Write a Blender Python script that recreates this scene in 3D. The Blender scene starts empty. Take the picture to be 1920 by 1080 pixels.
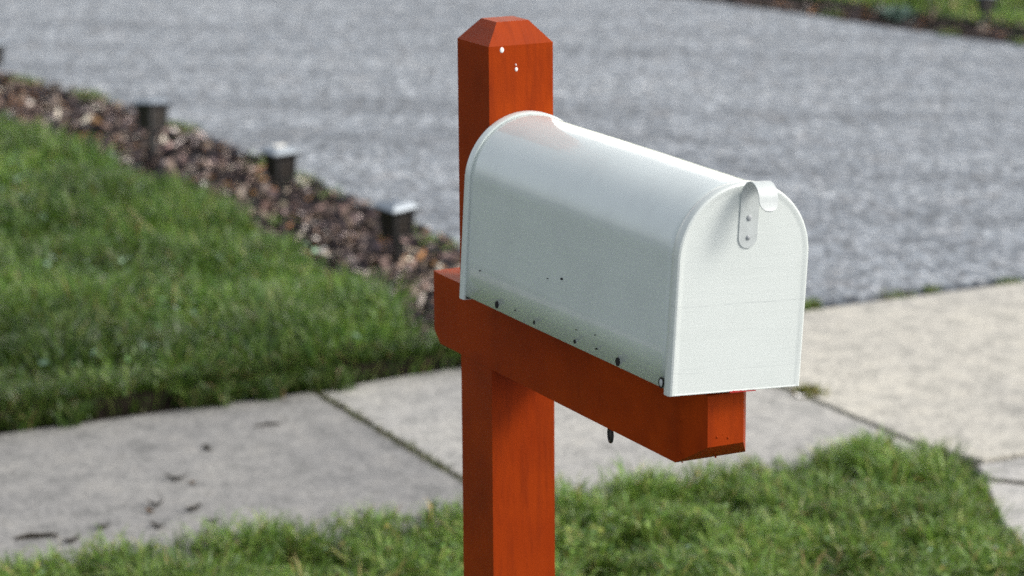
import bpy, bmesh, math, random
import numpy as np
from mathutils import Vector, Matrix, noise as mnoise

random.seed(7)
rng = np.random.default_rng(11)
R = math.radians
scn = bpy.context.scene
COL = scn.collection

# ------------------------------------------------------------------ helpers
def tag(o, label=None, cat=None, group=None, kind=None):
    if label: o['label'] = label
    if cat: o['category'] = cat
    if group: o['group'] = group
    if kind: o['kind'] = kind
    return o

def empty(name, loc=(0, 0, 0), rot=(0, 0, 0)):
    o = bpy.data.objects.new(name, None)
    o.location = loc; o.rotation_euler = rot
    o.empty_display_size = .05
    COL.objects.link(o)
    return o

def obj(name, bm, m, parent=None, smooth=35):
    me = bpy.data.meshes.new(name)
    bmesh.ops.recalc_face_normals(bm, faces=bm.faces)
    bm.to_mesh(me); bm.free()
    me.materials.append(m)
    if smooth:
        for p in me.polygons: p.use_smooth = True
        me.set_sharp_from_angle(angle=R(smooth))
    o = bpy.data.objects.new(name, me)
    COL.objects.link(o)
    if parent: o.parent = parent
    return o

def mesh_np(name, verts, faces_flat, loop_tot, m, tint=None, smooth=True):
    """verts (N,3); faces given as flat index array and per face loop totals; tint per vertex (N,3)"""
    me = bpy.data.meshes.new(name)
    nv = len(verts); nl = len(faces_flat); nf = len(loop_tot)
    me.vertices.add(nv); me.vertices.foreach_set('co', np.asarray(verts, np.float32).ravel())
    me.loops.add(nl); me.loops.foreach_set('vertex_index', np.asarray(faces_flat, np.int32))
    me.polygons.add(nf)
    starts = np.concatenate([[0], np.cumsum(loop_tot)[:-1]]).astype(np.int32)
    me.polygons.foreach_set('loop_start', starts)
    me.polygons.foreach_set('loop_total', np.asarray(loop_tot, np.int32))
    me.polygons.foreach_set('use_smooth', np.full(nf, smooth))
    me.update(calc_edges=True)
    if tint is not None:
        a = me.color_attributes.new('tint', 'FLOAT_COLOR', 'POINT')
        c = np.ones((nv, 4), np.float32); c[:, :3] = tint
        a.data.foreach_set('color', c.ravel())
    me.materials.append(m)
    me.validate()
    o = bpy.data.objects.new(name, me)
    COL.objects.link(o)
    return o

def box(bm, x0, x1, y0, y1, z0, z1, M=None):
    vs = [bm.verts.new((x, y, z)) for x in (x0, x1) for y in (y0, y1) for z in (z0, z1)]
    for f in ((0, 1, 3, 2), (4, 6, 7, 5), (0, 4, 5, 1), (2, 3, 7, 6), (0, 2, 6, 4), (1, 5, 7, 3)):
        bm.faces.new([vs[i] for i in f])
    if M is not None:
        for v in vs: v.co = M @ v.co
    return vs

def loft(bm, rings, cap0=True, cap1=True, closed=True):
    rs = [[bm.verts.new(p) for p in r] for r in rings]
    n = len(rs[0])
    for a, b in zip(rs, rs[1:]):
        for i in range(n if closed else n - 1):
            j = (i + 1) % n
            bm.faces.new((a[i], a[j], b[j], b[i]))
    if cap0: bm.faces.new(rs[0][::-1])
    if cap1: bm.faces.new(rs[-1])
    return rs

# ------------------------------------------------------------------ materials
class NT:
    def __init__(s, name):
        s.m = bpy.data.materials.new(name); s.m.use_nodes = True
        s.t = s.m.node_tree; s.b = s.t.nodes['Principled BSDF']
        s.co = s.t.nodes.new('ShaderNodeTexCoord')
    def new(s, ty, **kw):
        n = s.t.nodes.new(ty)
        for k, v in kw.items():
            if k in n.inputs: n.inputs[k].default_value = v
            else: setattr(n, k, v)
        return n
    def link(s, a, b): s.t.links.new(a, b)
    def vec(s, scale=(1, 1, 1), src='Object'):
        mp = s.new('ShaderNodeMapping'); mp.inputs['Scale'].default_value = scale
        s.link(s.co.outputs[src], mp.inputs['Vector']); return mp.outputs[0]
    def noise(s, scale, detail=4, rough=.55, vscale=(1, 1, 1), src='Object', rot=0):
        n = s.new('ShaderNodeTexNoise'); n.inputs['Scale'].default_value = scale
        n.inputs['Detail'].default_value = detail; n.inputs['Roughness'].default_value = rough
        v = s.vec(vscale, src)
        if rot:
            m0 = s.new('ShaderNodeMapping'); m0.inputs['Rotation'].default_value = (0, 0, -rot); s.link(s.co.outputs[src], m0.inputs['Vector'])
            m1 = s.new('ShaderNodeMapping'); m1.inputs['Scale'].default_value = vscale; s.link(m0.outputs[0], m1.inputs['Vector']); v = m1.outputs[0]
        s.link(v, n.inputs['Vector']); return n.outputs['Fac']
    def ramp(s, fac, stops, interp='LINEAR'):
        r = s.new('ShaderNodeValToRGB'); r.color_ramp.interpolation = interp
        while len(r.color_ramp.elements) < len(stops): r.color_ramp.elements.new(.5)
        for e, (p, c) in zip(r.color_ramp.elements, stops):
            e.position = p; e.color = (*c, 1) if len(c) == 3 else (c[0], c[0], c[0], 1)
        s.link(fac, r.inputs[0]); return r.outputs[0]
    def mix(s, a, b, fac=.5, blend='MIX'):
        n = s.new('ShaderNodeMix', data_type='RGBA', blend_type=blend)
        for src, i in ((fac, 0), (a, 6), (b, 7)):
            if isinstance(src, (int, float)): n.inputs[i].default_value = src
            elif isinstance(src, tuple): n.inputs[i].default_value = (*src, 1)
            else: s.link(src, n.inputs[i])
        return n.outputs[2]
    def bump(s, h, strength=.3, dist=.01, normal=None):
        n = s.new('ShaderNodeBump'); n.inputs['Strength'].default_value = strength
        n.inputs['Distance'].default_value = dist
        s.link(h, n.inputs['Height'])
        if normal is not None: s.link(normal, n.inputs['Normal'])
        return n.outputs[0]
    def done(s, color=None, rough=None, normal=None, **kw):
        for key, v in (('Base Color', color), ('Roughness', rough), ('Normal', normal)):
            if v is None: continue
            if isinstance(v, tuple): s.b.inputs[key].default_value = (*v, 1)
            elif isinstance(v, (int, float)): s.b.inputs[key].default_value = v
            else: s.link(v, s.b.inputs[key])
        for k, v in kw.items(): s.b.inputs[k].default_value = v
        return s.m

def plain(name, c, rough=.6, **kw):
    n = NT(name)
    f = n.noise(60, 3)
    return n.done(n.mix(tuple(x * .82 for x in c), tuple(min(1, x * 1.15) for x in c), f), rough, **kw)

def m_wood_paint():
    n = NT('orange_brown_paint')
    grain = n.noise(9, 6, .6, (1.2, 9, 1.2))
    blot = n.noise(7, 4, .6)
    fine = n.noise(420, 2, .5)
    c = n.ramp(blot, [(.3, (.245, .026, .0020)), (.55, (.30, .036, .0022)), (.8, (.37, .050, .0026))])
    c = n.mix(c, (.17, .020, .003), n.ramp(grain, [(.48, (0,)), (.72, (.6,))]))
    h = n.mix(grain, fine, .35)
    nb = n.bump(h, .35, .0022)
    return n.done(c, n.ramp(blot, [(.3, (.42,)), (.7, (.55,))]), nb, **{'Specular IOR Level': .07})

def m_mailbox():
    n = NT('white_enamel')
    wav = n.noise(2.2, 2, .5, (.55, 6, 6))
    pit = n.noise(900, 2, .5)
    dirt = n.noise(14, 6, .65)
    spk = n.noise(95, 2, .5)
    c = n.mix((.645, .705, .685), (.56, .61, .595), n.ramp(dirt, [(.45, (0,)), (.75, (.75,))]))
    c = n.mix(c, (.22, .19, .16), n.ramp(spk, [(.80, (0,)), (.82, (.6,))]))
    nb = n.bump(wav, .22, .006)
    nb = n.bump(n.noise(3, 3, .6, (.25, 14, 14)), .12, .003, nb)
    nb = n.bump(pit, .10, .0006, nb)
    return n.done(c, n.ramp(dirt, [(.3, (.36,)), (.75, (.5,))]), nb,
                  **{'Specular IOR Level': .5, 'Coat Weight': .85, 'Coat Roughness': .11, 'Coat IOR': 1.45})

def m_door():
    n = NT('white_enamel_door')
    dirt = n.noise(14, 6, .65)
    pit = n.noise(900, 2, .5)
    crease = n.noise(1.0, 3, .6, (1, 7, 120))
    c = n.mix((.625, .665, .635), (.57, .61, .58), n.ramp(dirt, [(.45, (0,)), (.75, (.75,))]))
    sx = n.new('ShaderNodeSeparateXYZ'); n.link(n.co.outputs['Object'], sx.inputs[0])
    warp = n.noise(9, 2, .5, (1, 1, .2)); brk = n.noise(34, 2, .5, (1, 1, .1))
    for (zc, wd, am) in ((.1005, .0010, .30), (.0265, .0009, .22), (.031, .0007, .15)):
        a1 = n.new('ShaderNodeMath', operation='MULTIPLY_ADD'); n.link(warp, a1.inputs[0]); a1.inputs[1].default_value = -.008; n.link(sx.outputs[2], a1.inputs[2])
        a2 = n.new('ShaderNodeMath', operation='COMPARE'); n.link(a1.outputs[0], a2.inputs[0]); a2.inputs[1].default_value = zc - .004; a2.inputs[2].default_value = wd * .6
        a3 = n.new('ShaderNodeMath', operation='MULTIPLY'); n.link(a2.outputs[0], a3.inputs[0]); n.link(n.ramp(brk, [(.42, (0,)), (.6, (am,))]), a3.inputs[1])
        c = n.mix(c, (.36, .39, .39), a3.outputs[0])
    nb = n.bump(crease, .12, .002)
    nb = n.bump(pit, .10, .0006, nb)
    return n.done(c, .33, nb, **{'Specular IOR Level': .5, 'Coat Weight': .2, 'Coat Roughness': .15})

def m_tint(name, rough=.6, spec=.3, trans=0, sheen=0):
    n = NT(name)
    a = n.new('ShaderNodeAttribute', attribute_name='tint')
    n.done(a.outputs['Color'], rough, **{'Specular IOR Level': spec})
    if trans:
        tr = n.new('ShaderNodeBsdfTranslucent'); n.link(a.outputs['Color'], tr.inputs[0])
        mx = n.new('ShaderNodeMixShader'); mx.inputs[0].default_value = trans
        out = n.t.nodes['Material Output']
        n.link(n.b.outputs[0], mx.inputs[1]); n.link(tr.outputs[0], mx.inputs[2]); n.link(mx.outputs[0], out.inputs[0])
    return n.m

def m_asphalt():
    n = NT('asphalt')
    v = n.new('ShaderNodeTexVoronoi'); v.inputs['Scale'].default_value = 62; v.inputs['Randomness'].default_value = 1
    n.link(n.vec((1, 1, 1)), v.inputs['Vector'])
    sep = n.new('ShaderNodeSeparateColor'); n.link(v.outputs['Color'], sep.inputs[0])
    stone = n.ramp(sep.outputs[0], [(0, (.07, .08, .092)), (.35, (.165, .182, .203)), (.72, (.29, .31, .332)), (1, (.52, .52, .52))])
    gap = n.ramp(v.outputs['Distance'], [(.35, (0,)), (.75, (.7,))])
    c = n.mix(stone, (.075, .084, .095), gap)
    clump = n.noise(23, 3, .7, (.8, 1.15, 1))
    c = n.mix(c, n.ramp(clump, [(.39, (.42, .44, .47)), (.5, (.98, 1, 1.02)), (.61, (1.66, 1.65, 1.63))]), .85, 'MULTIPLY')
    clump2 = n.noise(7, 3, .6, (.8, 1.3, 1))
    c = n.mix(c, n.ramp(clump2, [(.3, (.72, .74, .77)), (.5, (1, 1, 1)), (.7, (1.25, 1.24, 1.22))]), .7, 'MULTIPLY')
    big = n.noise(1.0, 5, .62, (.35, 2.6, 1), rot=R(52))
    c = n.mix(c, n.ramp(big, [(.32, (.60, .63, .67)), (.5, (.91, .94, .98)), (.70, (1.22, 1.23, 1.23))]), 1.0, 'MULTIPLY')
    warm = n.noise(6, 3, .6)
    c = n.mix(c, (.32, .29, .27), n.ramp(warm, [(.55, (0,)), (.75, (.3,))]))
    nb = n.bump(v.outputs['Distance'], .6, .006)
    return n.done(c, .62, nb, **{'Specular IOR Level': .5})

def m_concrete():
    n = NT('concrete')
    a = n.new('ShaderNodeAttribute', attribute_name='tint')
    sp = n.noise(85, 3, .75)
    mid = n.noise(11, 6, .68)
    big = n.noise(1.6, 4, .6)
    c = n.mix(a.outputs['Color'], n.ramp(sp, [(.33, (.50, .50, .50)), (.5, (1, 1, 1)), (.67, (1.38, 1.37, 1.34))]), .8, 'MULTIPLY')
    c = n.mix(c, n.ramp(mid, [(.30, (.55, .56, .56)), (.5, (1, 1, 1)), (.72, (1.2, 1.18, 1.14))]), .85, 'MULTIPLY')
    c = n.mix(c, n.ramp(big, [(.32, (.84, .84, .85)), (.6, (1.06, 1.05, 1.02))]), .8, 'MULTIPLY')
    st = n.noise(26, 3, .5, (1, 1.6, 1))
    c = n.mix(c, (.09, .085, .075), n.ramp(st, [(.62, (0,)), (.74, (.6,))]))
    nb = n.bump(n.mix(sp, mid, .4), .5, .004)
    return n.done(c, .85, nb, **{'Specular IOR Level': .3})

def m_soil(name, a, b):
    n = NT(name)
    f = n.noise(38, 7, .7)
    nb = n.bump(f, .9, .02)
    return n.done(n.mix(a, b, n.ramp(f, [(.35, (0,)), (.7, (1,))])), .95, nb, **{'Specular IOR Level': .15})

M_POST = m_wood_paint(); M_BOX = m_mailbox(); M_DOOR = m_door()
M_ASPH = m_asphalt(); M_CONC = m_concrete()
M_SOIL = m_soil('dark_soil', (.010, .008, .006), (.035, .025, .018))
M_JOINT = m_soil('joint_grit', (.05, .038, .025), (.15, .12, .085))
M_TURF = m_soil('turf_soil', (.012, .022, .006), (.035, .055, .014))
M_GRASS = m_tint('grass_blade', .38, .5, .28)
M_LEAF = m_tint('weed_leaf', .5, .35, .2)
M_MULCH = m_tint('wood_chip', .8, .25)
M_BLACK = plain('black_steel', (.012, .012, .013), .5)
M_HOLE = plain('dark_hole', (.006, .005, .005), .9)
M_RIVET = plain('white_rivet', (.48, .50, .50), .45)
M_RIVETD = plain('worn_rivet', (.36, .38, .39), .4)
M_WHITE = plain('white_paint_fleck', (.85, .85, .83), .6)
M_RED = plain('red_paint', (.42, .02, .02), .5)
M_PLASTIC = plain('black_plastic', (.016, .015, .015), .45)
M_PANEL = plain('solar_panel_glass', (.03, .045, .07), .12, **{'Specular IOR Level': .9, 'Coat Weight': 1.0, 'Coat Roughness': .08})
M_STEEL = plain('brushed_cap', (.40, .44, .47), .42, Metallic=.9)
M_LENS = plain('smoked_lens', (.050, .041, .034), .25)

# ------------------------------------------------------------------ layout (metres; X toward the street, Y along it, ground at Z = 0)
# the camera solved from the post, arm and box edges
GZ = 1.3671
H = .0445                                     # half a 4x4 post
CI, CH = .0225, .0267
ARM_T, ARM_B = GZ - .3156, GZ - .4093
ARM_X0, ARM_X1, ARM_C = -.1267, .5426, .0322

# ------------------------------------------------------------------ mailbox post
post = empty('mailbox_post', (0, 0, 0))
tag(post, 'orange brown painted square wooden post with a chamfered top and a crossing arm', 'post')

def bevel(bm, w, seg=2, ang=20):
    es = [e for e in bm.edges if len(e.link_faces) == 2 and e.calc_face_angle(0) > R(ang)]
    bmesh.ops.bevel(bm, geom=es, offset=w, segments=seg, affect='EDGES', profile=.6, clamp_overlap=True)

def sq(h, z): return [(h, -h, z), (h, h, z), (-h, h, z), (-h, -h, z)]
bm = bmesh.new()
loft(bm, [sq(H, -.3), sq(H, GZ), sq(H - CI, GZ + CH)])
bevel(bm, .0022)
obj('post_shaft', bm, M_POST, post)

def arm_ring(x, hy, zb, zt): return [(x, -hy, zb), (x, hy, zb), (x, hy, zt), (x, -hy, zt)]
bm = bmesh.new()
HA = H + .0012
loft(bm, [arm_ring(ARM_X0, HA - .002, ARM_B + .014, ARM_T), arm_ring(ARM_X0 + .022, HA, ARM_B, ARM_T),
          arm_ring(ARM_X1 - ARM_C, HA, ARM_B, ARM_T), arm_ring(ARM_X1, HA - CI, ARM_B + CI, ARM_T - .012)])
bevel(bm, .0026)
# beads of paint along the sawn end and the lower edge
for k in (0, 3, 7, 12, 13, 14, 20, 22):
    t = random.random()
    if k < 12:
        p = Vector((ARM_X1 - ARM_C + .002 + random.random() * .010, -HA + .002 + t * (2 * HA - .004), ARM_B + .001 + random.random() * .004))
    elif k < 18:
        p = Vector((ARM_X1 - .0005, (t - .5) * .04, ARM_B + CI + .003 + random.random() * .012))
    else:
        p = Vector((ARM_X1 - ARM_C + .004 + t * .01, -HA + .001 + t * .007, ARM_B + .006 + random.random() * .05))
    bmesh.ops.create_icosphere(bm, subdivisions=1, radius=random.uniform(.0009, .0019), matrix=Matrix.Translation(p))
obj('post_arm', bm, M_POST, post, 50)

# mounting board between the arm and the box
bm = bmesh.new(); box(bm, .075, .535, -.060, .060, ARM_T + .001, ARM_T + .012); bevel(bm, .0015, 1)
obj('mounting_board', bm, M_POST, post)

# white flecks of paint on the shaft
for (y, z, ry, rz) in ((-.0264, 1.3620, .0028, .0036), (-.0067, 1.3367, .0021, .0027), (-.0073, 1.3425, .0009, .0012)):
    bm = bmesh.new()
    bmesh.ops.create_icosphere(bm, subdivisions=2, radius=1, matrix=Matrix.Translation((H, y, z)) @ Matrix.Diagonal((.0011, ry, rz, 1)))
    obj('paint_fleck', bm, M_WHITE, post)

# black screw eye under the arm
bm = bmesh.new()
hx, hy, hz = .338, -.034, ARM_B
def tube(bm, pts, r, n=8):
    pts = [Vector(p) for p in pts]; rings = []
    for i, p in enumerate(pts):
        d = (pts[min(i + 1, len(pts) - 1)] - pts[max(i - 1, 0)]).normalized()
        a = d.orthogonal().normalized() if i == 0 else (a - d * a.dot(d)).normalized()
        b = d.cross(a)
        rr = r[i] if isinstance(r, (list, tuple)) else r
        rings.append([p + (a * math.cos(q) + b * math.sin(q)) * rr for q in [2 * math.pi * k / n for k in range(n)]])
    loft(bm, rings)
eye = [(hx, hy, hz + .004), (hx, hy, hz - .004)] + [(hx + .0070 * math.sin(a) * .975, hy - .0070 * math.sin(a) * .22, hz - .0130 + .0085 * math.cos(a)) for a in [k * 2 * math.pi / 18 for k in range(1, 17)]]
tube(bm, eye, .0021)
obj('screw_eye', bm, M_BLACK, post)

# ------------------------------------------------------------------ mailbox
BW, BH, BL = .08440, .2343, .5205
mail = empty('mailbox', (.0422, -.0041, GZ - .3171), (-.0573, .0071, .0086))
tag(mail, 'white metal arch topped mailbox with a latched door resting on the orange post arm', 'mailbox')

def arch(x, o, z0=0.0, n=40):
    w = BW - o; cz = BH - BW
    pts = [(x, -w, z0 + o * .3), (x, -w, cz * .35), (x, -w, cz * .7)]
    for k in range(n + 1):
        a = math.pi - math.pi * k / n
        pts.append((x, w * math.cos(a), cz + w * math.sin(a)))
    pts += [(x, w, cz * .7), (x, w, cz * .35), (x, w, z0 + o * .3)]
    return pts

# body: bent sheet, open below with a raised floor
bm = bmesh.new()
N = 26
xs = [.004 + (BL - .012) * k / N for k in range(N + 1)]
def wob(x, p):
    d = .0011 * mnoise.noise(Vector((x * 3.1, p[1] * 8, p[2] * 8))) + .0004 * mnoise.noise(Vector((x * 11, p[1] * 20, p[2] * 20 + 5)))
    e = min(1, x / .06, (BL - x) / .06); e = max(e, 0)
    return d * e
rings = []
for x in xs:
    r = []
    for p in arch(x, .0026, .0045):
        d = wob(x, p); v = Vector((0, p[1], p[2] - (BH - BW))); 
        if p[2] < BH - BW: v = Vector((0, p[1], 0))
        v.normalize(); r.append((p[0], p[1] + v.y * d, p[2] + v.z * d))
    rings.append(r)
loft(bm, rings, False, False, closed=False)
obj_body = obj('body', bm, M_BOX, mail, 40)
sol = obj_body.modifiers.new('thickness', 'SOLIDIFY'); sol.thickness = .0012; sol.offset = -1
bm = bmesh.new(); box(bm, .006, BL - .012, -BW + .006, BW - .006, .0075, .0092)
obj('floor', bm, M_BOX, mail)

# back cap with its lip
bm = bmesh.new()
loft(bm, [arch(.0125, .0030), arch(.0125, .0006), arch(.0112, 0), arch(.0012, 0), arch(0, .0012)], False, True)
obj('back_cap', bm, M_BOX, mail, 30)

# door: shallow pan with a rolled rim
bm = bmesh.new()
loft(bm, [arch(BL - .0140, .0030), arch(BL - .0140, .0006), arch(BL - .0128, 0), arch(BL - .0040, 0), arch(BL - .0012, .0009), arch(BL, .0028),
          arch(BL, .0060), arch(BL - .0005, .0075), arch(BL - .0005, .0105)], False, True)
door = obj('door', bm, M_DOOR, mail, 30)

# door latch: a strap bent over into a finger pull
def strap(bm, prof, y0, y1, round_start, round_end, th=.0013):
    """prof: list of (x, z); rounded ends made by narrowing the strip"""
    yc, hw = (y0 + y1) / 2, (y1 - y0) / 2
    L = [0]
    for a, b in zip(prof, prof[1:]): L.append(L[-1] + math.dist(a, b))
    tot = L[-1]
    top, bot = [], []
    for i, ((x, z), l) in enumerate(zip(prof, L)):
        a = prof[max(i - 1, 0)]; b = prof[min(i + 1, len(prof) - 1)]
        d = Vector((b[0] - a[0], b[1] - a[1])).normalized(); nx, nz = d.y, -d.x
        w = hw
        if round_start and l < hw: w = math.sqrt(max(hw * hw - (hw - l) ** 2, 1e-8))
        if round_end and tot - l < hw: w = min(w, math.sqrt(max(hw * hw - (hw - (tot - l)) ** 2, 1e-8)))
        w = max(w, .0006)
        top.append([(x + nx * th / 2, yc - w, z + nz * th / 2), (x + nx * th / 2, yc + w, z + nz * th / 2)])
        bot.append([(x - nx * th / 2, yc + w, z - nz * th / 2), (x - nx * th / 2, yc - w, z - nz * th / 2)])
    loft(bm, [t + b for t, b in zip(top, bot)])
X0 = BL + .0002
prof = [(X0, .1615 + .055 * (k / 16) ** 1.6) for k in range(17)]
prof += [(X0 + .0185 - .0185 * math.cos(a), .2165 + .0215 * math.sin(a)) for a in [k * math.pi / 22 for k in range(1, 22)]]
e = prof[-1]
prof += [(e[0] + .0006 * k, e[1] - .0100 * (1 - (1 - k / 8) ** 1.6)) for k in range(1, 9)]
bm = bmesh.new(); strap(bm, prof, -.0097, .0141, True, True)
latch = obj('latch', bm, plain('grey_enamel', (.50, .535, .525), .45), mail, 40)  # latch enamel a little greyer than the door
for (y, z, r) in ((.0021, .1953, .0036), (.0024, .1734, .0030)):
    bm = bmesh.new()
    bmesh.ops.create_uvsphere(bm, u_segments=20, v_segments=10, radius=1, matrix=Matrix.Translation((X0 + .0004, y, z)) @ Matrix.Diagonal((.0022, r, r, 1)))
    obj('rivet', bm, M_RIVETD, latch)

# hinge rivet with its dark gap, and the fixing holes along the lower edge
def disc(name, x, z, r, d, mat, parent=mail, y=-BW):
    bm = bmesh.new()
    M = Matrix.Translation((x, y, z)) @ Matrix.Rotation(R(90), 4, 'X') @ Matrix.Diagonal((1, 1.15, 1, 1))
    bmesh.ops.create_cone(bm, cap_ends=True, segments=22, radius1=r, radius2=r * .9, depth=d, matrix=M)
    return obj(name, bm, mat, parent)
bm = bmesh.new()
for k in range(1):
    pts = [(.5015 + .0044 * math.cos(a), -BW - .0003, .0118 + .0052 * math.sin(a)) for a in [i * 2 * math.pi / 28 for i in range(29)]]
    tube(bm, pts, .0011, 6)
obj('rivet_gap', bm, M_HOLE, mail)
bm = bmesh.new()
bmesh.ops.create_uvsphere(bm, u_segments=20, v_segments=10, radius=1, matrix=Matrix.Translation((.5015, -BW, .0118)) @ Matrix.Diagonal((.0041, .0018, .0048, 1)))
obj('hinge_rivet', bm, M_RIVET, mail)
yb = -BW + .0026
for (x, z, r) in ((.0984, .0122, .0043), (.1966, .0118, .0023), (.2977, .0114, .0023), (.3988, .0112, .0046)):
    disc('screw_hole', x, z, r, .0016, M_HOLE, y=yb)
for (x, z, r) in ((.1477, .016, .0007), (.3498, .0148, .0010), (.2593, .0777, .0012), (.0501, .0445, .0008), (.345, .030, .0005), (.30, .026, .0005), (.225, .071, .0005)):
    disc('paint_chip', x, z, r, .0034, M_HOLE, y=yb)
# smear of red paint along the bottom of the door
bm = bmesh.new()
prev = None; rr = []
for k in range(15):
    t = k / 14; y = -.008 + .034 * t
    z1 = .0012 + .0012 * mnoise.noise(Vector((y * 400, 3, 1))) if t < .5 else .0009 * (1.2 - t)
    rr.append([(BL - .003, y, -.0007), (BL + .0002, y, -.0006), (BL + .0002, y, max(z1, .0001)), (BL - .0026, y, max(z1, .0001))])
loft(bm, rr); obj('paint_smear', bm, M_RED, mail)

# ------------------------------------------------------------------ ground and paving
def sheet(name, poly, z, m, kind='structure', depth=0, tint=None, subdiv=0):
    bm = bmesh.new()
    vs = [bm.verts.new((x, y, z)) for x, y in poly]
    f = bm.faces.new(vs)
    if f.normal.z < 0: f.normal_flip()
    if depth:
        r = bmesh.ops.extrude_face_region(bm, geom=[f])
        for v in [g for g in r['geom'] if isinstance(g, bmesh.types.BMVert)]: v.co.z -= depth
    o = obj(name, bm, m, smooth=0)
    if tint:
        me = o.data; a = me.color_attributes.new('tint', 'FLOAT_COLOR', 'POINT')
        a.data.foreach_set('color', np.tile(np.array([*tint, 1], np.float32), len(me.vertices)))
    return tag(o, kind=kind)

sheet('ground', [(-300, -300), (300, -300), (300, 300), (-300, 300)], -.20, M_TURF)
sheet('street', [(.95, -80), (9, -80), (9, 80), (.95, 80)], -.13, M_ASPH)
def jag(pts, step, amp, seed):
    out = []
    for i, (p, q) in enumerate(zip(pts, pts[1:])):
        n = max(1, int(math.dist(p, q) / step))
        for k in range(n):
            t = k / n; x = p[0] + (q[0] - p[0]) * t; y = p[1] + (q[1] - p[1]) * t
            d = amp * (mnoise.noise(Vector((x * 4, y * 4, seed))) + .7 * mnoise.noise(Vector((x * 13, y * 13, seed + 3))))
            ex, ey = q[0] - p[0], q[1] - p[1]; l = math.hypot(ex, ey)
            out.append((x - ey / l * d, y + ex / l * d))
    return out + [pts[-1]]
sheet('driveway', jag([(-3.43, 2.02), (-3.43, 6.9), (-6.6, 6.42), (-7.3, 6.29), (-8, 6.13), (-8.75, 6.0), (-9.54, 5.82), (-9.8, 5.66), (-10.3, 5.3), (-12, 4.8)], .08, .012, 1)
      + [(-40, 4.4), (-40, 2.0)] + jag([(-12, 1.7), (-9, 1.78), (-7.8, 2.0), (-6.9, 2.09), (-5, 2.10), (-3.43, 2.02)], .05, .035, 5)[:-1], .010, M_ASPH, depth=.15)
sheet('lawn_ground', [(-3.255, -30), (-3.255, 1.42), (-3.8, 1.56), (-5.4, 1.62), (-6.8, 1.58), (-7.6, 1.42), (-10, 1.2), (-40, 1.0), (-40, -30)], .050, M_SOIL, depth=.2)
sheet('garden_bed', [(-3.43, 1.2), (-3.43, 2.14), (-5, 2.2), (-7, 2.2), (-8, 2.12), (-9, 1.95), (-40, 2.1), (-40, .9), (-8, 1.1)], .004, M_SOIL, depth=.2)
sheet('far_garden_bed', [(-3.43, 6.8), (-6.6, 6.34), (-7.3, 6.24), (-8, 6.09), (-8.75, 5.96), (-9.54, 5.77), (-9.8, 5.6), (-10.3, 5.2), (-12, 4.7), (-40, 4.3), (-40, 6.5), (-8.5, 6.9), (-3.43, 7.6)], .003, M_SOIL, depth=.2)
sheet('far_lawn_ground', [(-3.43, 7.25), (-7.5, 6.62), (-9.3, 6.28), (-12, 6.0), (-40, 5.8), (-40, 40), (-3.43, 40)], .02, M_TURF, depth=.2)
sheet('verge_ground', [(-2.13, -40), (.78, -40), (.78, 1.2), (-.3, 1.45), (-1.2, 1.80), (-1.58, 1.95), (-1.86, 2.06), (-2.13, 2.04)], -.012, M_TURF, depth=.2)
sheet('soil_edge', [(-3.44, -30), (-3.20, -30), (-3.20, 1.5), (-3.44, 1.9)], .0, M_SOIL, depth=.2)

# curb
bm = bmesh.new(); box(bm, .80, .95, -80, 1.15, -.2, .0); box(bm, .80, .95, 7.3, 80, -.2, 0); box(bm, .80, .95, 1.16, 7.29, -.2, -.10); bevel(bm, .015, 2)
o = obj('curb', bm, M_CONC); tag(o, kind='structure')
me = o.data; a = me.color_attributes.new('tint', 'FLOAT_COLOR', 'POINT'); a.data.foreach_set('color', np.tile(np.array([.36, .35, .33, 1], np.float32), len(me.vertices)))

# sidewalk slabs: one paved walk with open joints
bm = bmesh.new(); tl = bm.verts.layers.float_color.new('tint')
SX0, SX1 = -3.225, -2.08
def slab(poly, z, tint):
    b2 = bmesh.new()
    vs = [b2.verts.new((x, y, z)) for x, y in poly]; f = b2.faces.new(vs)
    f.normal_update()
    if f.normal.z < 0: f.normal_flip()
    r = bmesh.ops.extrude_face_region(b2, geom=[f])
    bot = [g for g in r['geom'] if isinstance(g, bmesh.types.BMVert)]
    for v in bot: v.co.z -= .12
    bmesh.ops.recalc_face_normals(b2, faces=b2.faces)
    bmesh.ops.bevel(b2, geom=[e for e in b2.edges if all(abs(v.co.z - z) < 1e-5 for v in e.verts)], offset=.005, segments=2, affect='EDGES')
    m = {}
    for v in b2.verts:
        n = bm.verts.new(v.co); n[tl] = (*tint, 1); m[v] = n
    for f in b2.faces: bm.faces.new([m[v] for v in f.verts])
    b2.free()
ys = [-20 + 1.07 * k for k in range(0, 19)]
ys = [1.062 - 1.17 * k for k in range(20, -1, -1)]
for a, b in zip(ys, ys[1:]):
    g = .25 + random.uniform(-.015, .01)
    slab([(SX0, a + .005), (SX1, a + .005), (SX1, b - .005), (SX0, b - .005)], .004, (g, g * .985, g * .96))
slab([(SX0, 1.067), (SX1, 1.064), (SX1, 2.126), (SX0 - .13, 2.114)], .004, (.365, .358, .34))
slab([(SX0 - .14, 2.124), (-2.10, 2.136), (-1.93, 2.185), (-1.93, 6.6), (SX0 - .15, 6.75)], .006, (.46, .442, .395))
y = 6.77
while y < 26:
    slab([(SX0, y), (SX1, y), (SX1, y + 1.055), (SX0, y + 1.055)], .004, (.36, .35, .33)); y += 1.07
o = obj('sidewalk', bm, M_CONC, smooth=30); tag(o, kind='structure')
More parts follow.
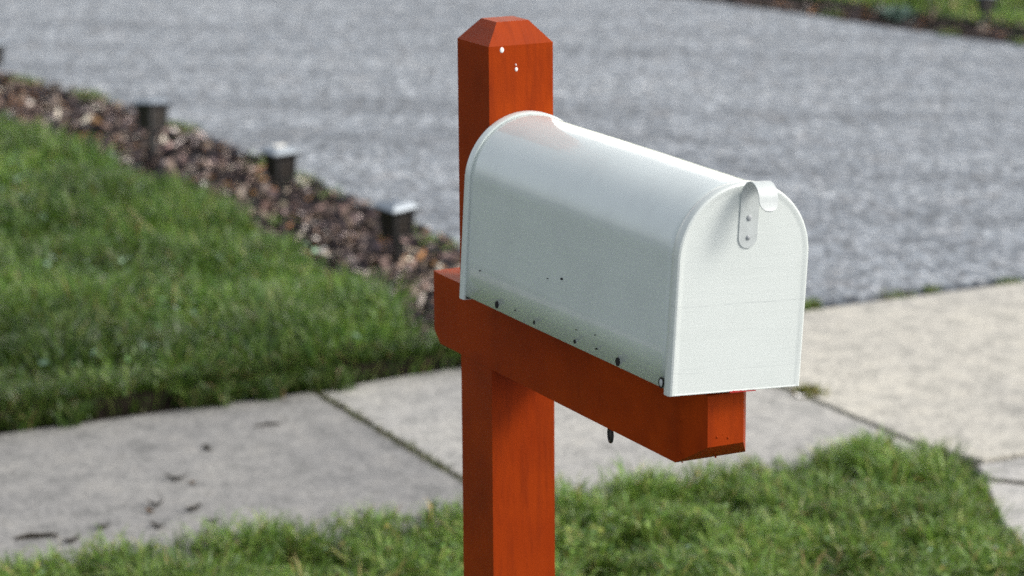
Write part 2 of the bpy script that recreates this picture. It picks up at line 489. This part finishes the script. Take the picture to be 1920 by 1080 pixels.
# apron to the street
bm = bmesh.new(); tl = bm.verts.layers.float_color.new('tint')
slab([(-1.915, 2.15), (-1.82, 2.115), (-1.66, 2.25), (-1.62, 6.6), (-1.915, 6.6)], .003, (.44, .43, .41))
slab([(-1.812, 2.105), (-1.58, 1.97), (-.9, 1.70), (.79, 1.12), (.79, 7.26), (-1.6, 6.6), (-1.652, 2.243)], .0, (.46, .45, .43))
o = obj('driveway_apron', bm, M_CONC, smooth=30); tag(o, kind='structure')
sheet('joint_soil', [(-3.4, -22), (-2.09, -22), (-2.09, 2.13), (-1.9, 2.19), (-1.62, 2.12), (-1.5, 2.3), (-1.5, 6.5), (-3.4, 6.6)], -.004, M_JOINT)

# ------------------------------------------------------------------ grass
def inside(poly, x, y):
    px = np.array([p[0] for p in poly]); py = np.array([p[1] for p in poly])
    c = np.zeros(len(x), bool); j = len(poly) - 1
    for i in range(len(poly)):
        t = ((py[i] > y) != (py[j] > y)) & (x < (px[j] - px[i]) * (y - py[i]) / (py[j] - py[i] + 1e-12) + px[i])
        c ^= t; j = i
    return c

def vnoise(x, y, s, seed):
    r = np.random.default_rng(seed); g = r.random((64, 64))
    u, v = x * s, y * s
    i, j = np.floor(u).astype(int), np.floor(v).astype(int)
    f, h = u - i, v - j; f = f * f * (3 - 2 * f); h = h * h * (3 - 2 * h)
    G = lambda a, b: g[a % 64, b % 64]
    return (G(i, j) * (1 - f) + G(i + 1, j) * f) * (1 - h) + (G(i, j + 1) * (1 - f) + G(i + 1, j + 1) * f) * h

def sample(poly, n):
    xs = [p[0] for p in poly]; ys_ = [p[1] for p in poly]
    X, Y = [], []
    tot = 0
    while tot < n:
        x = rng.uniform(min(xs), max(xs), n * 2); y = rng.uniform(min(ys_), max(ys_), n * 2)
        k = inside(poly, x, y); X.append(x[k]); Y.append(y[k]); tot += k.sum()
    return np.concatenate(X)[:n], np.concatenate(Y)[:n]

def blades(x, y, z0, hgt, wid, lean, tint):
    """arrays -> verts, faces for two-segment blades"""
    n = len(x)
    a = rng.uniform(0, 2 * np.pi, n); la = rng.uniform(0, 2 * np.pi, n)
    dx, dy = np.cos(a), np.sin(a); lx, ly = np.cos(la) * lean * hgt, np.sin(la) * lean * hgt
    base = np.stack([x, y, np.broadcast_to(z0, (n,))], -1)
    s = np.stack([dx, dy, np.zeros(n)], -1) * (wid / 2)[:, None]
    m1 = base + np.stack([lx * .15, ly * .15, hgt * .4], -1)
    m2 = base + np.stack([lx * .5, ly * .5, hgt * .75], -1)
    tp = base + np.stack([lx, ly, hgt * (1 - .25 * np.minimum(lean, 1.2))], -1)
    V = np.stack([base - s * .7, base + s * .7, m1 - s, m1 + s, m2 - s * .75, m2 + s * .75, tp], 1)
    F = np.array([0, 1, 3, 2, 2, 3, 5, 4, 4, 5, 6])
    idx = (np.arange(n)[:, None] * 7 + F[None]).ravel()
    lt = np.tile([4, 4, 3], n)
    T = np.repeat(tint[:, None, :], 7, 1)
    return V.reshape(-1, 3), idx, lt, T.reshape(-1, 3)

def gcol(n, pal, w):
    pal = np.array(pal); k = rng.choice(len(pal), n, p=np.array(w) / sum(w))
    return pal[k] * rng.uniform(.75, 1.25, (n, 1)) * rng.uniform(.93, 1.07, (n, 3))

GP = [(.058, .115, .018), (.085, .150, .024), (.120, .185, .034), (.036, .080, .018), (.20, .22, .075), (.22, .16, .075)]
def merge(parts):
    off = 0; V, I, L, T = [], [], [], []
    for v, i, l, t in parts:
        V.append(v); I.append(i + off); L.append(l); T.append(t); off += len(v)
    return np.concatenate(V), np.concatenate(I), np.concatenate(L), np.concatenate(T)

# lawn beside the bed: long soft blades in loose clumps
lawn = [(-3.27, -1.2), (-3.25, .3), (-3.25, 1.1), (-3.32, 1.40), (-3.8, 1.50), (-5.4, 1.56), (-6.8, 1.50), (-7.6, 1.32), (-9.5, 1.1), (-9.5, -.6), (-6, -1.5)]
def lawn_part(poly, n, h0, h1, w=(.0028, .0055), pw=(4, 5, 4, 3, .7, .25), seed=3, z0=.048, lean=(.15, 1.05)):
    x, y = sample(poly, n)
    cl = vnoise(x, y, 3.2, seed) * .6 + vnoise(x, y, 9.5, seed + 1) * .4
    keep = rng.random(n) < np.clip(.35 + 1.3 * cl, 0, 1); x, y, cl = x[keep], y[keep], cl[keep]
    n = len(x)
    hg = (h0 + (h1 - h0) * np.clip(cl * 1.5 - .25, 0, 1)) * rng.uniform(.55, 1.2, n)
    t = gcol(n, GP, pw) * (.72 + 1.0 * vnoise(x, y, 3.1, seed + 2))[:, None] * np.array([1.06, 1.08, .92])
    return blades(x, y, z0, hg, rng.uniform(*w, n), rng.uniform(*lean, n), t)
far_band = [(-3.27, -9), (-3.27, -1.2), (-6, -1.5), (-9.5, -.6), (-9.5, 1.1), (-16, 1.0), (-16, -9)]
# ragged rim hanging toward the walk
def rim_blades(n):
    x = rng.uniform(-3.34, -3.14, n); y = rng.uniform(-1.2, 1.58, n)
    f = vnoise(x, y, 9, 61) * .5 + vnoise(x, y, 26, 62) * .5
    edge = np.minimum(-3.185, np.maximum(-3.29 + .24 * (f - .32), -3.248 + .02 * (f - .5)))
    k = x < edge; x, y = x[k], y[k]; n = len(x)
    return blades(x, y, np.where(x < -3.255, .035, .003), rng.uniform(.035, .085, n), rng.uniform(.003, .006, n), rng.uniform(.5, 1.5, n), gcol(n, GP, (4, 5, 4, 2, 1.4, .7)) * .95)
rim = [(-3.32, -1.2), (-3.215, -1.2), (-3.22, .3), (-3.215, 1.0), (-3.235, 1.42), (-3.34, 1.40)]
v = merge([lawn_part(lawn, 105000, .045, .14, w=(.003, .0068), lean=(.15, 1.15)), rim_blades(20000),
           lawn_part(far_band, 45000, .05, .11, w=(.005, .009))])
v_lawn = v

# far lawn
fl = [(-4, 7.2), (-7.5, 6.66), (-9.3, 6.32), (-12, 6.05), (-16, 5.9), (-16, 10), (-4, 11)]
v = lawn_part(fl, 52000, .03, .06, w=(.005, .010), pw=(2, 5, 6, 1, 3, .6), seed=21, z0=.02)
tag(mesh_np('far_lawn_grass', *v[:3], M_GRASS, v[3] * 1.5), kind='stuff')

# verge: low grass mixed with creeping clover-like leaves
verge = [(-2.22, -1.6), (-2.22, .2), (-2.16, .9), (-2.14, 1.3), (-2.15, 1.9), (-2.11, 2.07), (-2.0, 2.12), (-1.84, 2.10), (-1.56, 1.97), (-1.2, 1.80), (-.95, 1.66), (-.95, -1.6)]
verge_core = [(-2.14, -1.6), (-2.14, .2), (-2.08, .9), (-2.06, 1.3), (-2.07, 1.9), (-2.05, 2.0), (-1.97, 2.05), (-1.87, 2.03), (-1.6, 1.90), (-1.2, 1.73), (-.95, 1.59), (-.95, -1.6)]
def tuft(x, y):
    """clump field shared by blades and leaves: 1 on a tuft, 0 in the gaps; the rim of the strip frays into single tufts"""
    c = .55 * vnoise(x, y, 13, 91) + .30 * vnoise(x + 3.3, y, 29, 92) + .25 * vnoise(x, y + 1.7, 4.5, 93)
    core = inside(verge_core, x, y)
    fr = vnoise(x + 1.1, y, 24, 96) * .6 + vnoise(x, y + .7, 47, 97) * .4
    return np.where(core, np.clip((c - .33) * 3.4, .10, 1), np.clip((fr - .50) * 3.2, 0, .55))
def verge_blades(n):
    x, y = sample(verge, n); c = tuft(x, y)
    k = rng.random(n) < .06 + .94 * c; k &= (c > 0) | (rng.random(n) < .25) & inside(verge_core, x, y)
    x, y, c = x[k], y[k], c[k]; n = len(x)
    hg = (.028 + .052 * c) * rng.uniform(.5, 1.35, n) * (1 + .5 * (vnoise(x, y, 2.3, 94) - .5))
    t = gcol(n, GP, (3, 5, 5, 1.5, 1.4, .5)) * (.45 + .45 * c + .6 * vnoise(x, y, 7, 95))[:, None]
    return blades(x, y, -.012, hg, rng.uniform(.0024, .0050, n), rng.uniform(.15, 1.1, n), t)
verge_near = [(-.95, -2.5), (-.95, 1.7), (-.3, 1.5), (.76, 1.15), (.76, -2.5)]
verge_left = [(-2.13, -9), (-2.13, -1.6), (-.95, -1.6), (-.95, -2.5), (.76, -2.5), (.76, -9)]
def leaves(poly, n, z0, z1, r0, r1, pal, w, seed=5, thin=True):
    x, y = sample(poly, n)
    cl = vnoise(x, y, 6.5, seed) * .6 + vnoise(x, y, 17, seed + 1) * .4
    if thin:
        cl = tuft(x, y) if thin == 2 else cl
        keep = rng.random(n) < (cl ** 1.5 if thin == 2 else np.clip(cl * 1.9 - .25, 0, 1)); x, y, cl = x[keep], y[keep], cl[keep]
    n = len(x)
    z = z0 + (z1 - z0) * np.clip(cl * 1.4 - .2, 0, 1) * rng.uniform(.25, 1, n) ** .7
    r = rng.uniform(r0, r1, n)
    N_ = np.stack([rng.normal(0, .45, n), rng.normal(0, .45, n), np.ones(n)], -1); N_ /= np.linalg.norm(N_, axis=1)[:, None]
    a = rng.uniform(0, 2 * np.pi, n); U = np.stack([np.cos(a), np.sin(a), np.zeros(n)], -1)
    U -= N_ * (U * N_).sum(1)[:, None]; U /= np.linalg.norm(U, axis=1)[:, None]; W = np.cross(N_, U)
    C0 = np.stack([x, y, z], -1)
    P = []
    for (u, vv, k) in ((-1, 0, .12), (-.35, .55, 0), (.5, .5, .05), (1.05, 0, -.15), (.5, -.5, .05), (-.35, -.55, 0)):
        P.append(C0 + (U * u + W * vv + N_ * k) * r[:, None])
    V = np.stack(P, 1); F = np.array([0, 3, 2, 1, 0, 5, 4, 3])
    idx = (np.arange(n)[:, None] * 6 + F[None]).ravel(); lt = np.tile([4, 4], n)
    t = gcol(n, pal, w) * (.7 + .6 * vnoise(x, y, 8, seed + 2))[:, None]
    return V.reshape(-1, 3), idx, lt, np.repeat(t[:, None, :], 6, 1).reshape(-1, 3)
LP = [(.085, .150, .028), (.125, .195, .042), (.055, .105, .028), (.19, .23, .055), (.22, .17, .055)]
v = merge([verge_blades(120000),
           lawn_part(verge_near, 30000, .03, .06, w=(.003, .005), seed=33, z0=-.012),
           lawn_part(verge_left, 30000, .03, .06, w=(.004, .007), seed=35, z0=-.012)])
tag(mesh_np('verge_grass', *v[:3], M_GRASS, v[3] * np.array([1.5, 1.5, 1.3])), kind='stuff')
v = merge([leaves(verge, 34000, -.002, .062, .0040, .0095, LP + [(.22, .32, .24)], (4, 5, 3, 2, .5, .25), 5, 2), leaves(verge_near, 9000, 0, .045, .004, .008, LP, (4, 5, 3, 2, .4), 8)])
tag(mesh_np('verge_clover', *v[:3], M_LEAF, v[3] * np.array([1.35, 1.35, 1.2])), kind='stuff')

v = merge([v_lawn, leaves(lawn, 5200, .08, .135, .006, .016, [(.10, .19, .06), (.20, .30, .20), (.30, .40, .33)], (4, 2, 1), 55)])  # broad leaves, the pale bluish tones painted in as glints on the grass
tag(mesh_np('lawn_grass', *v[:3], M_GRASS, v[3]), kind='stuff')

# ------------------------------------------------------------------ mulch
def chips(x, y, z0, zr, lmin, lmax, tint):
    n = len(x)
    L = rng.uniform(lmin, lmax, n) * rng.uniform(.5, 1, n); Wd = L * rng.uniform(.25, .7, n); T = rng.uniform(.002, .007, n)
    a = rng.uniform(0, 2 * np.pi, n); tl_ = rng.normal(0, .5, n); rl = rng.normal(0, .5, n)
    ca, sa, ct, st_, cr, sr = np.cos(a), np.sin(a), np.cos(tl_), np.sin(tl_), np.cos(rl), np.sin(rl)
    ex = np.stack([ca * ct, sa * ct, st_], -1); ey0 = np.stack([-sa, ca, np.zeros(n)], -1); ez0 = np.cross(ex, ey0)
    ey = ey0 * cr[:, None] + ez0 * sr[:, None]; ez = np.cross(ex, ey)
    c = np.stack([x, y, z0 + rng.random(n) * zr], -1)
    P = []
    for i in (-1, 1):
        for j in (-1, 1):
            for k in (-1, 1):
                jit = rng.uniform(.55, 1.1, (n, 1))
                P.append(c + ex * (i * L / 2)[:, None] * jit + ey * (j * Wd / 2)[:, None] * rng.uniform(.6, 1.1, (n, 1)) + ez * (k * T / 2)[:, None])
    V = np.stack(P, 1)
    F = np.array([0, 1, 3, 2, 4, 6, 7, 5, 0, 4, 5, 1, 2, 3, 7, 6, 0, 2, 6, 4, 1, 5, 7, 3])
    return V.reshape(-1, 3), (np.arange(n)[:, None] * 8 + F[None]).ravel(), np.tile([4] * 6, n), np.repeat(tint[:, None], 8, 1).reshape(-1, 3)
MP = [(.016, .013, .016), (.045, .034, .037), (.115, .084, .076), (.24, .17, .135), (.38, .29, .24), (.60, .52, .47), (.28, .14, .06)]
bed = [(-3.245, 1.50), (-3.30, 2.05), (-3.42, 2.04), (-5, 2.10), (-7, 2.10), (-8, 2.02), (-9, 1.85), (-14, 2.0), (-14, 1.0), (-8, 1.2), (-6.8, 1.42), (-5.4, 1.48), (-3.8, 1.42)]
x, y = sample(bed, 13000)
v1 = chips(x, y, .006, .034, .016, .066, gcol(len(x), MP, (6, 5, 3.2, 2.8, 2.0, 1.3, .9)))
bed2 = [(-4, 6.80), (-6.6, 6.40), (-8, 6.15), (-8.75, 6.03), (-9.54, 5.85), (-9.8, 5.69), (-10.3, 5.34), (-14, 4.7), (-14, 5.8), (-11, 6.0), (-9.3, 6.42), (-7.5, 6.75), (-4, 7.3)]
x, y = sample(bed2, 3800)
v2 = chips(x, y, .006, .02, .025, .06, gcol(len(x), MP, (6, 5, 2.4, 1.0, .5, .2, 1.2)))
x3, y3 = sample([(-3.44, 1.98), (-3.44, 2.08), (-5, 2.15), (-7, 2.14), (-7.8, 2.06), (-9, 1.88), (-9, 1.76), (-7, 2.02)], 900)
v3 = chips(x3, y3, .008, .010, .012, .04, gcol(len(x3), MP, (5, 5, 3, 2, 1, .4, .8)))
v = merge([v1, v2, v3])
tag(mesh_np('mulch', *v[:3], M_MULCH, v[3], smooth=False), kind='stuff')

# weeds creeping along the asphalt edge, and stray sprouts in the mulch
parts = []
spots = [(-7.0, 2.08, .13, .055), (-6.85, 2.05, .06, .05), (-6.2, 2.10, .10, .05), (-6.0, 2.08, .12, .06), (-5.75, 2.08, .10, .055), (-5.55, 2.08, .08, .04), (-5.0, 2.08, .06, .04), (-4.85, 2.06, .10, .045),
         (-4.62, 2.05, .10, .05), (-4.4, 2.07, .08, .035), (-4.2, 2.07, .09, .05), (-3.95, 2.05, .09, .05), (-3.6, 2.1, .08, .05), (-3.46, 2.25, .05, .03), (-3.40, 2.62, .03, .035), (-3.39, 2.66, .025, .04), (-3.42, 2.95, .05, .018), (-3.42, 3.08, .03, .018), (-3.41, 3.34, .06, .016),
         (-7.9, 2.02, .15, .06), (-8.4, 1.9, .12, .06), (-4.05, 1.62, .05, .04), (-5.2, 1.75, .05, .05), (-6.6, 1.7, .06, .05), (-3.5, 1.75, .10, .05), (-3.42, 1.65, .09, .06), (-3.40, 1.9, .08, .03),
         (-7.75, 6.22, .05, .05), (-7.35, 6.33, .05, .05), (-8.6, 6.12, .05, .05)]
for (cx, cy, r, hh) in spots:
    n = int(90 + 2600 * r * r * 9)
    x = rng.normal(cx, r * .5, n); y = rng.normal(cy, min(r, .05) * .5, n)
    parts.append(blades(x, y, .0, rng.uniform(.3, 1, n) * hh, rng.uniform(.003, .006, n), rng.uniform(.3, 1.3, n), gcol(n, GP, (2, 4, 5, 1, 3, 1)) * 1.15))
v = merge(parts)
tag(mesh_np('edge_weeds', *v[:3], M_GRASS, v[3]), kind='stuff')

# moss and dry stems filling the walk's joints
parts = []
def joint(p, q, n, wd, hh, pal_w):
    t = rng.random(n); cl = vnoise(t * 30, t * 0 + p[1], 1.0, 77)
    k = rng.random(n) < np.clip(cl * 1.6, .15, 1); t = t[k]; m = len(t)
    x = p[0] + (q[0] - p[0]) * t + rng.normal(0, wd, m); y = p[1] + (q[1] - p[1]) * t + rng.normal(0, wd, m)
    parts.append(blades(x, y, -.012, rng.uniform(.5, 1.4, m) * hh, rng.uniform(.002, .004, m), rng.uniform(.3, 1.3, m),
                 gcol(m, [(.07, .085, .02), (.10, .11, .03), (.085, .06, .032), (.05, .038, .024)], pal_w)))
joint((-3.23, 1.063), (-2.1, 1.061), 2600, .0055, .022, (5, 4, 2, 1.5))
joint((-3.3, 2.119), (-2.1, 2.131), 1700, .005, .017, (2.5, 2, 3, 2))
joint((-2.66, 2.12), (-2.78, 2.11), 160, .008, .022, (4, 3, 2, 1))
joint((-1.922, 2.19), (-1.922, 3.2), 900, .005, .016, (1, 1, 3, 3))
joint((-1.81, 2.12), (-1.63, 2.25), 400, .006, .016, (1, 1, 3, 3))
v = merge(parts)
tag(mesh_np('joint_moss', *v[:3], M_GRASS, v[3]), kind='stuff')

# ------------------------------------------------------------------ weeds one can point at
def clump(name, loc, n, hgt, rad, pal, w, wid=(.003, .006), lean=(.3, 1.2)):
    x = rng.normal(0, rad * .4, n); y = rng.normal(0, rad * .4, n)
    v = blades(x, y, 0, rng.uniform(.5, 1, n) * hgt, rng.uniform(*wid, n), rng.uniform(*lean, n), gcol(n, pal, w))
    o = mesh_np(name, *v[:3], M_LEAF, v[3]); o.location = loc
    return o
YG = [(.17, .18, .035), (.23, .22, .05), (.12, .15, .03), (.20, .14, .05)]
tag(clump('sidewalk_weed', (-2.615, 2.145, .0), 170, .034, .045, YG, (4, 3, 2, 1)), 'small yellow green weed tuft growing from the sidewalk joint beside the mailbox', 'weed')
o = clump('blue_green_plant', (-8.30, 6.30, 0), 70, .10, .085, [(.10, .17, .135), (.16, .23, .19), (.06, .11, .08)], (3, 2, 2), wid=(.012, .025), lean=(.5, 1.3))
tag(o, 'blue green leafy plant at the edge of the far mulch bed across the driveway', 'plant')
fp = empty('flowering_plant', (-8.62, 6.62, 0))
tag(fp, 'small plant with an orange flower in the lawn beyond the driveway', 'flower')
o = clump('foliage', (0, 0, 0), 70, .09, .06, GP[:3], (1, 2, 2), wid=(.008, .014)); o.parent = fp
bm = bmesh.new()
for k in range(14):
    a = k * 2 * math.pi / 14
    for (rr_, zz) in ((.038, .012), (.024, .024)):
        M = Matrix.Translation((0, 0, .092)) @ Matrix.Rotation(a + zz * 40, 4, 'Z') @ Matrix.Translation((rr_ * .55, 0, zz * .5)) @ Matrix.Rotation(-zz * 14, 4, 'Y') @ Matrix.Diagonal((rr_ * .55, rr_ * .24, .003, 1))
        bmesh.ops.create_icosphere(bm, subdivisions=1, radius=1, matrix=M)
obj('bloom', bm, plain('orange_petal', (.75, .20, .015), .6), fp)

# ------------------------------------------------------------------ litter on the walk
def leaf_obj(name, loc, rz, L, W, curl, mat, bend=.4):
    bm = bmesh.new(); n = 8; rows = []
    for i in range(n + 1):
        t = i / n; w = W * (math.sin(math.pi * min(1, t * .92 + .05)) ** .8); x = (t - .5) * L
        zc = curl * (2 * t - 1) ** 2 * L * .5
        row = []
        for s in (-1, -.5, 0, .5, 1):
            row.append(bm.verts.new((x, s * w / 2 * (1 - .25 * curl * abs(s)), zc + abs(s) * bend * w * .5 + .002 + .0015 * mnoise.noise(Vector((i * .9, s * 2, L * 300))))))
        rows.append(row)
    for a, b in zip(rows, rows[1:]):
        for k in range(4): bm.faces.new((a[k], a[k + 1], b[k + 1], b[k]))
    o = obj(name, bm, mat, None, 60)
    s = o.modifiers.new('thickness', 'SOLIDIFY'); s.thickness = .0008
    o.location = loc; o.rotation_euler = (0, 0, R(rz))
    return o
M_DL = m_soil('dark_leaf', (.02, .017, .012), (.05, .038, .024))
M_BL = m_soil('brown_leaf', (.10, .06, .03), (.20, .12, .06))
M_PETAL = plain('white_petal', (.80, .78, .74), .6)
G = 'fallen leaves on the grey sidewalk slab'
for (x, y, rz, L, W, c, m, lab) in (
        (-2.66, .485, 62, .055, .020, .5, M_DL, 'long dark curled leaf, farthest from the verge among those on the grey slab'),
        (-2.495, .378, 70, .040, .020, .8, M_DL, 'dark leaf curled over a brown one on the grey slab'),
        (-2.455, .352, 20, .028, .016, .6, M_BL, 'brown curled leaf touching a dark one on the grey slab'),
        (-2.43, .440, 100, .045, .022, .5, M_DL, 'dark leaf lying crosswise near the verge grass, right of the brown leaf'),
        (-2.33, .452, 80, .032, .016, .5, M_DL, 'dark leaf half hidden at the tips of the verge grass'),
        (-2.345, .330, 40, .040, .018, .6, M_DL, 'dark leaf at the verge edge below the brown curled leaf'),
        (-2.40, .225, 75, .034, .018, .5, M_DL, 'single small dark leaf alone on the grey slab near the grass'),
        (-2.615, .508, 10, .018, .013, .5, M_BL, 'tiny orange brown leaf scrap beside the long dark leaf'),
        (-2.855, .635, 10, .040, .018, .4, M_DL, 'thin dark leaf lying alone in the middle of the grey slab'),
        (-2.34, .135, 100, .045, .020, .5, M_DL, 'dark leaf beside the twig at the left of the grey slab')):
    tag(leaf_obj('fallen_leaf', (x, y, .004), rz, L, W, c, m), lab, 'leaf', G)
def twig(loc, rz, pts, r, lab):
    bm = bmesh.new(); tube(bm, pts, r, 7)
    o = obj('fallen_twig', bm, M_DL); o.location = loc; o.rotation_euler = (0, 0, R(rz)); tag(o, lab, 'twig')
twig((-2.405, .078, .006), 78, [(-.045, 0, 0), (-.015, .004, .004), (.012, .002, .003), (.03, -.006, .006), (.045, -.016, .004)], [.004, .006, .005, .0045, .003], 'short dark bent twig lying at the left end of the grey sidewalk slab')
twig((-2.985, .84, .005), 82, [(-.035, 0, 0), (0, .003, .002), (.03, .0, 0)], [.003, .004, .003], 'short grey brown twig lying near the lawn edge of the grey slab')
tag(leaf_obj('fallen_petal', (-2.585, 2.105, .004), 30, .030, .022, .7, M_PETAL), 'white curled petal lying by the weed tuft in the sidewalk joint', 'petal')

# ------------------------------------------------------------------ solar path lights
def make_light():
    root = empty('path_light')
    bm = bmesh.new()
    loft(bm, [sq(.0085, .020), sq(.0085, .094)])
    for (a, b) in ((.016, .003), (.003, .016)):
        loft(bm, [[(a * .3, -b * .3, -.08), (a * .3, b * .3, -.08), (-a * .3, b * .3, -.08), (-a * .3, -b * .3, -.08)],
                  [(a, -b, .0195), (a, b, .0195), (-a, b, .0195), (-a, -b, .0195)]])
    obj('stake', bm, M_PLASTIC, root, 0)
    bm = bmesh.new()
    loft(bm, [sq(.024, .093), sq(.034, .096), sq(.034, .100)])
    for sx in (-1, 1):
        for sy in (-1, 1):
            rings = []
            for (z, h_) in ((.100, .0325), (.162, .0365)):
                cx, cy = sx * (h_ - .006), sy * (h_ - .006)
                rings.append([(cx + .006, cy - .006, z), (cx + .006, cy + .006, z), (cx - .006, cy + .006, z), (cx - .006, cy - .006, z)])
            loft(bm, rings)
    for s in (-1, 1):
        for t in (-1, 1):
            box(bm, s * .0335 - .0015, s * .0335 + .0015, t * .010 - .0012, t * .010 + .0012, .1005, .1615)
            box(bm, t * .010 - .0012, t * .010 + .0012, s * .0335 - .0015, s * .0335 + .0015, .1005, .1615)
    loft(bm, [sq(.0355, .1615), sq(.0445, .165), sq(.0465, .1745)])
    obj('lantern_frame', bm, M_PLASTIC, root, 0)
    bm = bmesh.new(); loft(bm, [sq(.0290, .1005), sq(.0320, .1615)])
    obj('lens', bm, M_LENS, root, 0)
    bm = bmesh.new()
    loft(bm, [sq(.0450, .1748), sq(.0465, .1760), sq(.030, .190), sq(.026, .1915)]); bevel(bm, .0012, 2)
    cap = obj('cap', bm, M_STEEL, root, 25)
    bm = bmesh.new(); loft(bm, [sq(.017, .1918), sq(.017, .1930)])
    obj('solar_panel', bm, M_PANEL, cap, 0)
    return root
def copy_tree(o, parent=None):
    c = o.copy(); COL.objects.link(c)
    if parent: c.parent = parent
    for ch in list(o.children): copy_tree(ch, c)
    return c
proto = make_light()
GL = 'solar path lights along the driveway'
for i, (x, y, rz, tx, ty, s, lab) in enumerate((
        (-4.375, 1.815, 14, .06, .07, 1.06, 'black solar path light nearest the mailbox arm, bright pale top, in the mulch bed'),
        (-5.37, 1.845, 8, .02, .03, 1.08, 'black solar path light standing midway along the mulch bed, second from the mailbox'),
        (-6.43, 1.77, 20, -.11, -.10, 1.14, 'dark capped solar path light third from the mailbox, near the top of the mulch bed'),
        (-8.30, 1.727, 5, 0, 0, 1.08, 'solar path light cut off by the left edge of the photo'),
        (-7.80, 6.46, 10, -.13, -.13, .82, 'black solar path light on the far lawn edge across the driveway'))):
    o = proto if i == 0 else copy_tree(proto)
    o.location = (x, y, .022); o.rotation_euler = (tx, ty, R(rz)); o.scale = (s, s, s)
    tag(o, lab, 'garden light', GL)

# ------------------------------------------------------------------ light
EL, AZ = R(42), R(50)                          # sun height; azimuth turned from +X toward +Y
sd = Vector((math.cos(EL) * math.cos(AZ), math.cos(EL) * math.sin(AZ), math.sin(EL)))
sl = bpy.data.lights.new('sun', 'SUN'); sl.energy = 1.05; sl.angle = R(18); sl.color = (1, .955, .88)
so = bpy.data.objects.new('sun', sl); COL.objects.link(so)
so.rotation_euler = sd.to_track_quat('Z', 'Y').to_euler(); so.location = sd * 20
w = bpy.data.worlds.new('World'); scn.world = w; w.use_nodes = True
nt = w.node_tree; bg = nt.nodes['Background']
sky = nt.nodes.new('ShaderNodeTexSky'); sky.sky_type = 'NISHITA'; sky.sun_disc = False
sky.sun_elevation = EL; sky.sun_rotation = R(90) - AZ
sky.air_density = 1.0; sky.dust_density = 3.0; sky.ozone_density = 1.0
hs = nt.nodes.new('ShaderNodeHueSaturation'); hs.inputs['Saturation'].default_value = .35
nt.links.new(sky.outputs[0], hs.inputs['Color'])
# warm glow added low in the sky, to reflect as a streak on the mailbox
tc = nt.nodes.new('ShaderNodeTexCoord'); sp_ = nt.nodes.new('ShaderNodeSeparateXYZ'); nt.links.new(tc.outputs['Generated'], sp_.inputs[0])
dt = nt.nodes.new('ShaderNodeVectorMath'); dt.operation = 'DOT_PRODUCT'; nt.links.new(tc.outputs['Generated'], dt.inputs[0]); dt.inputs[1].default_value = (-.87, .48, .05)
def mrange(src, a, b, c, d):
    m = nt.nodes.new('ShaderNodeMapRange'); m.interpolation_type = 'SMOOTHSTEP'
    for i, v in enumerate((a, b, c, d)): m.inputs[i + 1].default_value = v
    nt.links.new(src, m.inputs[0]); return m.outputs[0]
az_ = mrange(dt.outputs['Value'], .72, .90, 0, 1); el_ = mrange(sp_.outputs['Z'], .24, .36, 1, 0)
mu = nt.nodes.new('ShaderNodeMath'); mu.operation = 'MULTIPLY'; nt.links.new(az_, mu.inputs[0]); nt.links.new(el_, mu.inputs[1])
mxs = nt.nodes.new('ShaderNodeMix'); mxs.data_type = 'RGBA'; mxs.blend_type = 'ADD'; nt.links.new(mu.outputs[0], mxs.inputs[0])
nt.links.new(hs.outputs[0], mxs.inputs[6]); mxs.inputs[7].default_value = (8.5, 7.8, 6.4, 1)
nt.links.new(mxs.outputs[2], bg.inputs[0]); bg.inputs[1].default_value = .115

# ------------------------------------------------------------------ camera
cam = bpy.data.cameras.new('camera'); co = bpy.data.objects.new('camera', cam); COL.objects.link(co)
Rv, Uv, Fv = Vector((.4492872, .89335732, -.00732902)), Vector((-.19898945, .10806657, .97402506)), Vector((-.87094443, .4361586, -.22632161))
Mx = Matrix((Rv, Uv, -Fv)).transposed().to_4x4(); Mx.translation = Vector((3.1140, -1.55207, 1.85722))
co.matrix_world = Mx
cam.sensor_width = 36; cam.lens = 5246.5 / 1920 * 36; cam.clip_start = .05; cam.clip_end = 2000
cam.dof.use_dof = True; cam.dof.focus_distance = 3.25; cam.dof.aperture_fstop = 5.9
scn.camera = co
scn.view_settings.view_transform = 'Standard'; scn.view_settings.look = 'None'
scn.view_settings.exposure = .95; scn.view_settings.gamma = 1
scn.cycles.max_bounces = 6
scn.cycles.use_denoising = False
scn.cycles.use_adaptive_sampling = False
